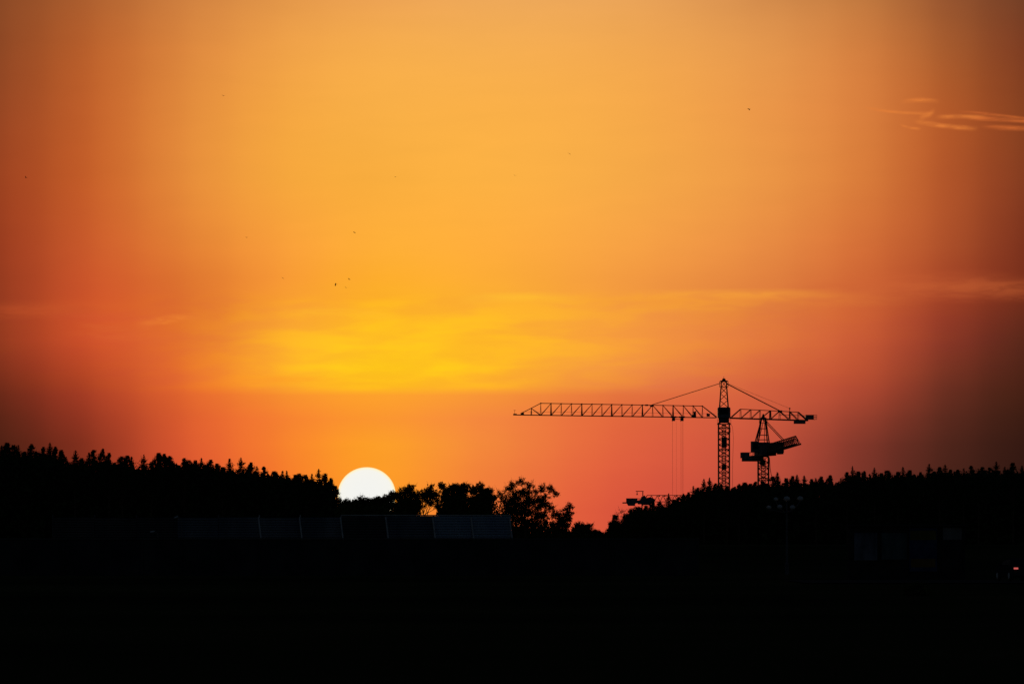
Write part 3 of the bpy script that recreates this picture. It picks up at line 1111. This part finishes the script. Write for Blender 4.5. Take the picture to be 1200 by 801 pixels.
# ------------------------------------------------------------------ roadside kiosk with coloured panels
YK = 420.0
mk = mpp(YK)
k0 = P(996, 600, YK)
kx1 = (1131 - 996) * mk
kt = P(600, 616, YK).z
kio = thing("roadside_kiosk", (k0.x, YK, 0), "low dark kiosk with posters on its front, below the right wood", "kiosk")
kb = MB()
kb.box((kx1 / 2, 1.6, kt / 2), (kx1, 3.0, kt))
kb.build("wall", "kiosk_wall", kio)
MB().box((kx1 / 2, 1.5, kt + .06), (kx1 + .3, 3.5, .12)).build("roof", "kiosk_wall", kio)


def kpanel(name, x0, x1, y0, y1, mat, parent=kio, dy=.06, lab=None):
    za_, zb_ = P(600, y1, YK).z, P(600, y0, YK).z
    o = MB().box(((x0 + x1) / 2 * mk - 996 * mk, .1 - dy, (za_ + zb_) / 2), ((x1 - x0) * mk, dy, zb_ - za_)).build(name, mat, parent)
    if lab:
        o["label"] = lab
    return o


kpanel("poster", 1001, 1028, 624, 656, "poster_blue", lab="grey-blue poster at the kiosk's left end")
kpanel("poster", 1033, 1063, 624, 655, "poster_teal", lab="dark teal poster")
pc = kpanel("poster", 1065.5, 1098, 618, 669, "poster_navy", lab="striped yellow and navy poster")
kpanel("stripe", 1066.5, 1097, 621, 632, "poster_yellow", pc, .07)
kpanel("stripe", 1067.5, 1096, 654, 664, "poster_rust", pc, .07)
kpanel("door", 1104, 1127, 634, 676, "kiosk_wall")
kpanel("sign_board", 1105, 1127, 618, 632, "poster_grey", lab="pale grey board above the door")

broadleaf(1075, [(1070, 694, 5), (1076, 692, 5), (1081, 695, 4)], 300, "small rounded bush on the dark ground below the striped poster", None, "bush", 4.0)

# ------------------------------------------------------------------ car at the right edge
YCAR = 402.0
q = P(1192, 660, YCAR)
car = thing("parked_car", (q.x + .55, YCAR, .08), "dark car with a lit red tail light at the photo's right edge", "car", None, R(13))
# local: +y forward, rear at y=0
body = MB()
Wd = .88
secs = [(0.0, .34, .72, .78), (.06, .28, .95, .84), (.5, .24, 1.0, .88), (1.6, .22, .96, .9), (2.9, .22, .93, .89), (3.7, .26, .82, .86), (4.1, .32, .66, .76)]
n0 = len(body.v)
for (y, zl_, zh_, hw_) in secs:
    for (x, z) in ((-hw_ * .92, zl_), (-hw_, zl_ + .18), (-hw_, zh_ - .1), (-hw_ * .93, zh_), (hw_ * .93, zh_), (hw_, zh_ - .1), (hw_, zl_ + .18), (hw_ * .92, zl_)):
        body.v.append((x, y, z))
for j in range(len(secs) - 1):
    for i in range(8):
        i2 = (i + 1) % 8
        body.f.append((n0 + j * 8 + i, n0 + (j + 1) * 8 + i, n0 + (j + 1) * 8 + i2, n0 + j * 8 + i2))
body.f.append(tuple(n0 + i for i in range(8)))
body.f.append(tuple(n0 + (len(secs) - 1) * 8 + i for i in reversed(range(8))))
bo = body.build("body", "car_paint", car)
cabn = MB()
cs = [(.18, .97, .80, .97), (.55, .96, .72, 1.38), (1.2, .95, .70, 1.45), (2.0, .94, .70, 1.42), (2.95, .93, .78, .95)]
n0 = 0
for (y, zl_, hw_, zh_) in cs:
    for (x, z) in ((-.84, zl_ - .03), (-hw_, max(zh_ - .06, zl_ - .02)), (-hw_ * .9, zh_), (hw_ * .9, zh_), (hw_, max(zh_ - .06, zl_ - .02)), (.84, zl_ - .03)):
        cabn.v.append((x, y, z))
for j in range(len(cs) - 1):
    for i in range(6):
        i2 = (i + 1) % 6
        cabn.f.append((j * 6 + i, (j + 1) * 6 + i, (j + 1) * 6 + i2, j * 6 + i2))
cabn.f.append(tuple(range(6)))
cabn.f.append(tuple((len(cs) - 1) * 6 + i for i in reversed(range(6))))
cabn.build("roof", "car_paint", car)
for (p4) in (((-.62, .24, 1.03), (.62, .24, 1.03), (.58, .48, 1.32), (-.58, .48, 1.32)),
             ((-.845, 1.5, 1.0), (-.83, .55, 1.0), (-.755, .75, 1.32), (-.735, 1.5, 1.36)),
             ((-.84, 2.6, .98), (-.845, 1.56, 1.0), (-.735, 1.56, 1.36), (-.75, 2.1, 1.33))):
    w = MB()
    c0 = sum((Vector(p) for p in p4), Vector()) / 4
    nrm = (Vector(p4[1]) - Vector(p4[0])).cross(Vector(p4[3]) - Vector(p4[0])).normalized()
    for off in (.0, .03):
        for p in p4:
            w.v.append(tuple(Vector(p) + nrm * off))
    for f_ in ((3, 2, 1, 0), (4, 5, 6, 7), (0, 1, 5, 4), (1, 2, 6, 5), (2, 3, 7, 6), (3, 0, 4, 7)):
        w.f.append(f_)
    w.build("window", "glass", car)
for sx in (-1, 1):
    for y in (.75, 3.25):
        ty = MB().lathe([(.2, -.1), (.3, -.1), (.33, -.06), (.33, .06), (.3, .1), (.2, .1)], (0, 0, 0), 20)
        wo = ty.build("wheel", "rubber", car)
        wo.rotation_euler = (0, R(90), 0)
        wo.location = (sx * .80, y, .33)
        MB().lathe([(.03, -.115), (.2, -.105), (.2, .105), (.03, .115)], (0, 0, 0), 16).build("rim", "rim", wo)
for sx in (-1, 1):
    tl = MB().box((sx * .66, .0, .80), (.26, .14, .11)).build("tail_light", "red_lamp", car)
    MB().box((sx * .60, -.01, .46), (.12, .06, .07)).build("reflector", "reflector_glow", car)
MB().box((0, -.03, .45), (1.5, .12, .16)).build("bumper", "car_paint", car)
MB().box((-.93, 2.35, 1.0), (.16, .1, .12)).build("mirror", "car_paint", car)

# ------------------------------------------------------------------ birds
def bird(px, py, Y, span, yaw, flap, roll, label):
    c = P(px, py, Y)
    mb = MB()
    L = span * .5
    mb2 = [(-.5, .004), (-.36, .03), (-.1, .075), (.2, .07), (.36, .045), (.43, .04), (.5, .004)]
    k = 8
    for (t, r) in mb2:
        for i in range(k):
            a = 2 * math.pi * i / k
            mb.v.append((r * L * math.cos(a) * 1.2, t * L, r * L * math.sin(a)))
    for j in range(len(mb2) - 1):
        for i in range(k):
            i2 = (i + 1) % k
            mb.f.append((j * k + i, j * k + i2, (j + 1) * k + i2, (j + 1) * k + i))
    # tail fan joins the body's rear ring
    n = len(mb.v)
    mb.v += [(-.09 * L, -.72 * L, 0.), (.09 * L, -.72 * L, 0.), (0, -.45 * L, .03 * L), (0, -.6 * L, .02 * L)]
    mb.f += [(n, n + 1, n + 2), (n, n + 2, n + 3), (n + 1, n + 3, n + 2)]
    for s in (-1, 1):
        n = len(mb.v)
        h = span * .5
        za_, zb_ = math.sin(flap) * h * .55, math.sin(flap) * h * .7
        xa_, xb_ = math.cos(flap) * h * .55, h * math.cos(flap * .4)
        for dz in (0, .012 * span):
            mb.v += [(s * .05 * L, .24 * L, .03 * L + dz), (s * .05 * L, -.14 * L, .03 * L + dz),
                     (s * xa_, .30 * L, za_ + dz), (s * xa_, -.08 * L, za_ + dz), (s * xb_, .02 * L, zb_ + dz * .5)]
        for (a, b_, c_, d_) in ((0, 2, 3, 1),):
            mb.f += [(n + a, n + b_, n + c_, n + d_), (n + 5 + d_, n + 5 + c_, n + 5 + b_, n + 5 + a)]
        mb.f += [(n + 2, n + 4, n + 3), (n + 7, n + 8, n + 9), (n, n + 5, n + 7, n + 2), (n + 1, n + 3, n + 8, n + 6),
                 (n + 2, n + 7, n + 9, n + 4), (n + 3, n + 4, n + 9, n + 8), (n, n + 1, n + 6, n + 5)]
    o = mb.build("bird", "feathers", None, c)
    o.rotation_euler = (0, roll, yaw)
    tag(o, label, "bird", "birds in the evening sky")


BIRDS = [(262, 112.3, .34, "tiny dark bird alone in the upper left of the sky, highest of all"),
         (877.8, 127.8, .42, "dark bird alone at upper right, left of the wispy cloud"),
         (30.5, 208.3, .34, "dark bird close to the photo's left edge, halfway up the sky"),
         (463.5, 207.3, .30, "flat thin bird in upper middle sky, left one of two at the same height"),
         (603.5, 205.8, .28, "faint small bird in upper middle sky, right one of two at the same height"),
         (667.3, 180, .28, "faint small bird right of centre in the upper sky"),
         (289, 278.2, .26, "very faint bird left of centre, alone above the cloud band"),
         (415.5, 272.4, .36, "small dark bird alone just above the group of three"),
         (409.3, 327.3, .34, "upper right bird of the close group of three"),
         (393.4, 333, .40, "leftmost tilted bird of the close group of three"),
         (405.6, 337.2, .30, "lowest bird of the close group of three"),
         (331.5, 325.8, .26, "faint bird left of the close group of three")]
for i, (px, py, sp_, lab) in enumerate(BIRDS):
    bird(px, py, 640 + 25 * (i % 5), sp_ * 1.5, (.5, 1.1, 2.0, 1.4, .3, 2.6)[i % 6], (.35, -.2, .6, .1)[i % 4], (0, .3, -.5)[i % 3] if i != 9 else -.8, lab)

# ------------------------------------------------------------------ world: sky
W = bpy.data.worlds.new("World")
S.world = W
W.use_nodes = True
nt = W.node_tree
nt.nodes.clear()
N, LK = nt.nodes, nt.links


def sock(x, to):
    if isinstance(x, (int, float)):
        to.default_value = x
    else:
        LK.new(x, to)


def math_(op, a, b=None, c=None, clamp=False):
    n = N.new("ShaderNodeMath")
    n.operation = op
    n.use_clamp = clamp
    sock(a, n.inputs[0])
    if b is not None:
        sock(b, n.inputs[1])
    if c is not None:
        sock(c, n.inputs[2])
    return n.outputs[0]


def mapr(x, a, b, lo=0.0, hi=1.0, kind='SMOOTHSTEP'):
    n = N.new("ShaderNodeMapRange")
    n.interpolation_type = kind
    n.clamp = True
    sock(x, n.inputs[0])
    for i, v in enumerate((a, b, lo, hi)):
        n.inputs[1 + i].default_value = v
    return n.outputs[0]


def mixc(f, a, b, mode='MIX'):
    n = N.new("ShaderNodeMix")
    n.data_type = 'RGBA'
    n.blend_type = mode
    sock(f, n.inputs[0])
    for x, s in ((a, n.inputs[6]), (b, n.inputs[7])):
        if isinstance(x, tuple):
            s.default_value = (*x, 1)
        else:
            LK.new(x, s)
    return n.outputs[2]


tc = N.new("ShaderNodeTexCoord")
sep = N.new("ShaderNodeSeparateXYZ")
LK.new(tc.outputs["Generated"], sep.inputs[0])
AZ = math_('MULTIPLY', math_('ARCTAN2', sep.outputs[0], sep.outputs[1]), 180 / math.pi)
EL = math_('MULTIPLY', math_('ARCSINE', sep.outputs[2]), 180 / math.pi)

# sunset colours of the sky by direction (sRGB), azimuth columns x elevation rows
ROWS = [0, 60, 130, 210, 290, 340, 400, 440, 470, 520, 600]
COLS = {
    0: [(138, 73, 38), (142, 71, 36), (150, 70, 35), (155, 66, 32), (152, 60, 31), (148, 58, 31), (146, 57, 31), (113, 43, 25), (104, 40, 24), (78, 33, 20), (68, 29, 19)],
    100: [(173, 95, 47), (185, 96, 44), (192, 96, 43), (196, 94, 41), (201, 90, 43), (202, 84, 42), (203, 80, 42), (172, 65, 36), (165, 61, 36), (134, 49, 30), (126, 46, 30)],
    220: [(208, 129, 64), (220, 135, 62), (226, 139, 60), (230, 140, 58), (227, 128, 52), (222, 115, 47), (228, 118, 46), (230, 110, 46), (225, 102, 46), (218, 90, 47), (210, 78, 45)],
    340: [(228, 152, 74), (240, 162, 72), (244, 166, 66), (246, 167, 61), (249, 160, 58), (247, 155, 51), (253, 176, 44), (254, 170, 40), (248, 144, 47), (248, 132, 45), (240, 115, 40)],
    430: [(236, 162, 82), (246, 172, 76), (248, 174, 70), (248, 172, 62), (255, 174, 56), (252, 172, 42), (255, 191, 34), (255, 189, 30), (252, 160, 44), (253, 158, 40), (253, 150, 36)],
    560: [(238, 168, 88), (246, 174, 80), (250, 176, 72), (252, 177, 67), (255, 174, 60), (252, 173, 51), (255, 186, 38), (254, 176, 42), (248, 150, 55), (244, 138, 58), (240, 120, 55)],
    730: [(234, 164, 88), (242, 168, 80), (246, 170, 74), (246, 169, 71), (247, 162, 68), (242, 153, 63), (247, 158, 59), (235, 132, 65), (228, 115, 62), (225, 99, 62), (215, 84, 60)],
    900: [(212, 140, 76), (228, 150, 76), (234, 150, 72), (234, 149, 69), (231, 138, 66), (222, 125, 61), (224, 118, 61), (208, 95, 60), (206, 93, 60), (192, 80, 58), (178, 74, 56)],
    1020: [(190, 118, 62), (208, 124, 62), (214, 124, 60), (214, 121, 57), (209, 108, 54), (202, 97, 51), (195, 87, 51), (172, 72, 48), (165, 69, 47), (124, 53, 40), (112, 48, 38)],
    1110: [(152, 86, 48), (168, 92, 46), (178, 90, 42), (178, 86, 42), (173, 80, 42), (160, 66, 38), (138, 56, 38), (110, 48, 33), (104, 46, 32), (79, 37, 27), (70, 33, 25)],
    1200: [(115, 63, 38), (125, 61, 34), (132, 64, 32), (132, 60, 32), (122, 50, 29), (116, 46, 27), (88, 39, 26), (72, 33, 21), (68, 32, 20), (52, 25, 18), (46, 22, 17)],
}


def catmull(xk, yk, x):
    """monotone-ish cubic through (xk,yk)"""
    xk = np.asarray(xk, float)
    yk = np.asarray(yk, float)
    d = np.diff(yk, axis=0) / np.diff(xk).reshape(-1, *([1] * (yk.ndim - 1)))
    mt = np.zeros_like(yk)
    mt[1:-1] = (d[:-1] + d[1:]) / 2
    mt[0], mt[-1] = d[0], d[-1]
    res = []
    for t in x:
        i = int(np.clip(np.searchsorted(xk, t) - 1, 0, len(xk) - 2))
        h = xk[i + 1] - xk[i]
        u = (t - xk[i]) / h
        res.append((2 * u**3 - 3 * u**2 + 1) * yk[i] + (u**3 - 2 * u**2 + u) * h * mt[i] + (-2 * u**3 + 3 * u**2) * yk[i + 1] + (u**3 - u**2) * h * mt[i + 1])
    return np.array(res)


cx_ = sorted(COLS)
tab = np.array([COLS[c] for c in cx_], float)                # az, rows, 3
xcols = list(np.linspace(0, 1200, 23))
tab = catmull(cx_, tab, xcols)
yrows = [0, 30, 60, 95, 130, 170, 210, 250, 290, 325, 350, 375, 400, 430, 452, 463, 490, 520, 560, 600]
ROWS2 = [0, 60, 130, 210, 290, 340, 400, 452, 463, 520, 600]
tab = catmull(ROWS2, tab.transpose(1, 0, 2), yrows)          # rows, az, 3
tab = np.clip(tab, 4, 255)
AZ0, AZ1 = -9.0, 9.0
cur = None
prev_el = None
for r in range(len(yrows) - 1, -1, -1):
    n = N.new("ShaderNodeValToRGB")
    cr = n.color_ramp
    cr.interpolation = 'CARDINAL'
    stops = [(AZ0, tab[r, 0] * .45), ((AZ0 + az_of(0)) / 2, tab[r, 0] * .68)] + [(az_of(x), tab[r, c]) for c, x in enumerate(xcols)] + \
            [((AZ1 + az_of(1200)) / 2, tab[r, -1] * .75), (AZ1, tab[r, -1] * .55)]
    while len(cr.elements) < len(stops):
        cr.elements.new(.5)
    for el_, (a, c) in zip(cr.elements, stops):
        el_.position = (a - AZ0) / (AZ1 - AZ0)
    for el_, (a, c) in zip(cr.elements, stops):
        el_.color = (lin(float(c[0])), lin(float(c[1])), lin(float(c[2])), 1)
    LK.new(mapr(AZ, AZ0, AZ1, 0, 1, 'LINEAR'), n.inputs[0])
    e_ = el_of(yrows[r])
    cur = n.outputs[0] if cur is None else mixc(mapr(EL, prev_el, e_, 0, 1, 'LINEAR'), cur, n.outputs[0])
    prev_el = e_

# cloud band: long soft streaks low in the west
cmb = N.new("ShaderNodeCombineXYZ")
LK.new(math_('MULTIPLY', AZ, 1.1), cmb.inputs[0])
LK.new(math_('MULTIPLY', math_('ADD', EL, math_('MULTIPLY', AZ, -.02)), 5.0), cmb.inputs[1])


def noise(scale, detail, dist, off):
    n = N.new("ShaderNodeTexNoise")
    n.inputs["Scale"].default_value = scale
    n.inputs["Detail"].default_value = detail
    n.inputs["Distortion"].default_value = dist
    v = N.new("ShaderNodeVectorMath")
    v.operation = 'ADD'
    LK.new(cmb.outputs[0], v.inputs[0])
    v.inputs[1].default_value = (off, off * .7, 0)
    LK.new(v.outputs[0], n.inputs["Vector"])
    return n.outputs[0]


n1 = noise(1.0, 5, .25, 3.1)
n2 = noise(2.6, 5, .4, 11.7)
wob = math_('MULTIPLY', math_('SUBTRACT', n2, .5), .10)
ELw = math_('ADD', EL, wob)
band = math_('MULTIPLY', mapr(ELw, el_of(462), el_of(452)), mapr(ELw, el_of(335), el_of(362)))
band = math_('MULTIPLY', band, math_('MULTIPLY', mapr(AZ, az_of(60), az_of(380), .25, 1), mapr(AZ, az_of(1050), az_of(560), .15, 1)))
amp = math_('MULTIPLY', band, math_('SUBTRACT', mapr(n1, .36, .66), .42))
gain = N.new("ShaderNodeCombineXYZ")
LK.new(math_('MULTIPLY_ADD', amp, .03, 1.0), gain.inputs[0])
LK.new(math_('MULTIPLY_ADD', amp, .16, 1.0), gain.inputs[1])
LK.new(math_('MULTIPLY_ADD', amp, -.3, 1.0), gain.inputs[2])
cur = mixc(1.0, cur, gain.outputs[0], 'MULTIPLY')
# faint overall streak variation
ga = math_('MULTIPLY_ADD', math_('SUBTRACT', n1, .5), .06, 1.0)
gain2 = N.new("ShaderNodeCombineXYZ")
for i in range(3):
    LK.new(ga, gain2.inputs[i])
cur = mixc(1.0, cur, gain2.outputs[0], 'MULTIPLY')


def streak(cur, x0, x1, pts_y, thick, strength, tint, edge=.25, wav=1.0, nz=n2, lo=.35):
    """a thin cirrus streak from x0 to x1 along row pts_y[0]->pts_y[1] (bowed by pts_y[2])"""
    t = mapr(AZ, az_of(x0), az_of(x1), 0, 1, 'LINEAR')
    bow = math_('MULTIPLY', math_('MULTIPLY', t, math_('SUBTRACT', 1.0, t)), 4 * (el_of(pts_y[2]) - (el_of(pts_y[0]) + el_of(pts_y[1])) / 2))
    line = math_('ADD', math_('MULTIPLY_ADD', t, el_of(pts_y[1]) - el_of(pts_y[0]), el_of(pts_y[0])), bow)
    d = math_('ABSOLUTE', math_('SUBTRACT', math_('MULTIPLY_ADD', wob, wav, EL), line))
    core = mapr(d, 0, thick / F * 57.3, 1, 0)
    ends = math_('MULTIPLY', mapr(t, 0, edge), mapr(t, 1, 1 - edge))
    a = math_('MULTIPLY', math_('MULTIPLY', core, ends), mapr(nz, lo, .62, .45, 1))
    return mixc(math_('MULTIPLY', a, strength), cur, tuple(lin(c) for c in tint))


n3 = noise(5.0, 6, .8, 23.0)
YLW = (255, 190, 50)
cur = streak(cur, 530, 690, (353, 352, 348), 9, .75, YLW, .3, .3)
cur = streak(cur, 690, 1010, (349, 346, 345), 9, .65, (246, 160, 60), .3, .3)
cur = streak(cur, 470, 960, (361, 354, 354), 17, .45, (254, 176, 46), .35, .5)
cur = streak(cur, 640, 1100, (358, 350, 351), 13, .35, (238, 140, 56), .35, .4)
cur = streak(cur, 860, 1330, (349, 336, 340), 15, .38, (204, 100, 52), .35, .5)
cur = streak(cur, 940, 1300, (356, 346, 350), 10, .22, (190, 88, 48), .35, .6, n3)
cur = streak(cur, -90, 340, (367, 366, 363), 15, .22, (216, 100, 46), .35, .6)
cur = streak(cur, 60, 300, (392, 398, 396), 9, .25, (224, 108, 48), .35, .8, n3)
cur = streak(cur, 900, 1230, (338, 332, 330), 16, .32, (205, 100, 52), .35, .7)
cur = streak(cur, 150, 245, (386, 372, 374), 8, .4, (244, 138, 52), .4, 1.6, n3)
cur = streak(cur, 80, 190, (378, 384, 386), 7, .3, (215, 100, 48), .35, .5, n3)
cur = streak(cur, 230, 420, (447, 449, 444), 8, .4, (252, 150, 40), .3, .3)
cur = streak(cur, 320, 480, (368, 376, 366), 9, .45, (255, 186, 44), .3, .5, n3)
cur = streak(cur, 380, 560, (398, 404, 402), 9, .45, (255, 190, 36), .3, .5, n3)
cur = streak(cur, -60, 140, (366, 364, 364), 8, .3, (190, 78, 40), .3, .4)
# cirrus wisps upper right
CI = (226, 126, 56)
CR_ = (206, 104, 48)
cur = streak(cur, 1052, 1106, (121, 121, 118.5), 4.2, .75, CI, .4, .12, n3)
cur = streak(cur, 1010, 1096, (126, 133, 132.5), 2.8, .75, CI, .22, .10, n3)
cur = streak(cur, 1076, 1098, (139, 131, 136), 5.5, .7, CI, .35, .12, n3)
cur = streak(cur, 1053, 1082, (146, 152, 150.5), 2.6, .6, CI, .3, .10, n3)
cur = streak(cur, 1068, 1150, (142, 152, 149), 4.4, .85, CI, .25, .14, n3)
cur = streak(cur, 1094, 1165, (139, 141, 138), 4.2, .8, CI, .3, .14, n3)
cur = streak(cur, 1120, 1250, (132, 148, 138), 3.0, .6, CR_, .22, .12, n3)
cur = streak(cur, 1125, 1260, (140, 150, 142.5), 4.0, .8, CR_, .25, .14, n3)
cur = streak(cur, 1145, 1270, (149, 152, 152), 4.6, .8, CR_, .25, .14, n3)

# the rest of the sky: dusk from the Sky Texture
sky = N.new("ShaderNodeTexSky")
sky.sky_type = 'NISHITA'
sky.sun_disc = False
sky.sun_elevation = R(max(SUN_EL, .4))
sky.sun_rotation = R(SUN_AZ)
sky.air_density = 1.0
sky.dust_density = 1.6
sky.ozone_density = 1.9
AMB = 0.05
amb = mixc(1.0, sky.outputs[0], (AMB, AMB, AMB), 'MULTIPLY')
front = math_('MULTIPLY', math_('MULTIPLY', mapr(AZ, -16, -5.2), mapr(AZ, 16, 5.2)), mapr(EL, 14, 5.2))
cur = mixc(front, amb, cur)
bg = N.new("ShaderNodeBackground")
LK.new(cur, bg.inputs[0])
bg.inputs[1].default_value = 1.0
ow = N.new("ShaderNodeOutputWorld")
LK.new(bg.outputs[0], ow.inputs[0])

# ------------------------------------------------------------------ sun lamp
ld = bpy.data.lights.new("sun_lamp", 'SUN')
ld.energy = 0.5
ld.angle = R(.5)
ld.color = (1.0, .55, .25)
lo = bpy.data.objects.new("sun_lamp", ld)
C.objects.link(lo)
ea, aa = R(1.0), R(SUN_AZ)
dv = Vector((-math.sin(aa) * math.cos(ea), -math.cos(aa) * math.cos(ea), -math.sin(ea)))
lo.rotation_euler = dv.to_track_quat('-Z', 'Y').to_euler()
lo.location = (0, 300, 60)

# ------------------------------------------------------------------ render settings
S.view_settings.view_transform = 'Standard'
S.view_settings.look = 'None'
S.view_settings.exposure = 0.0
S.view_settings.gamma = 1.0
S.view_settings.use_curve_mapping = False
S.cycles.max_bounces = 4
S.cycles.use_denoising = False
S.cycles.filter_width = 1.5
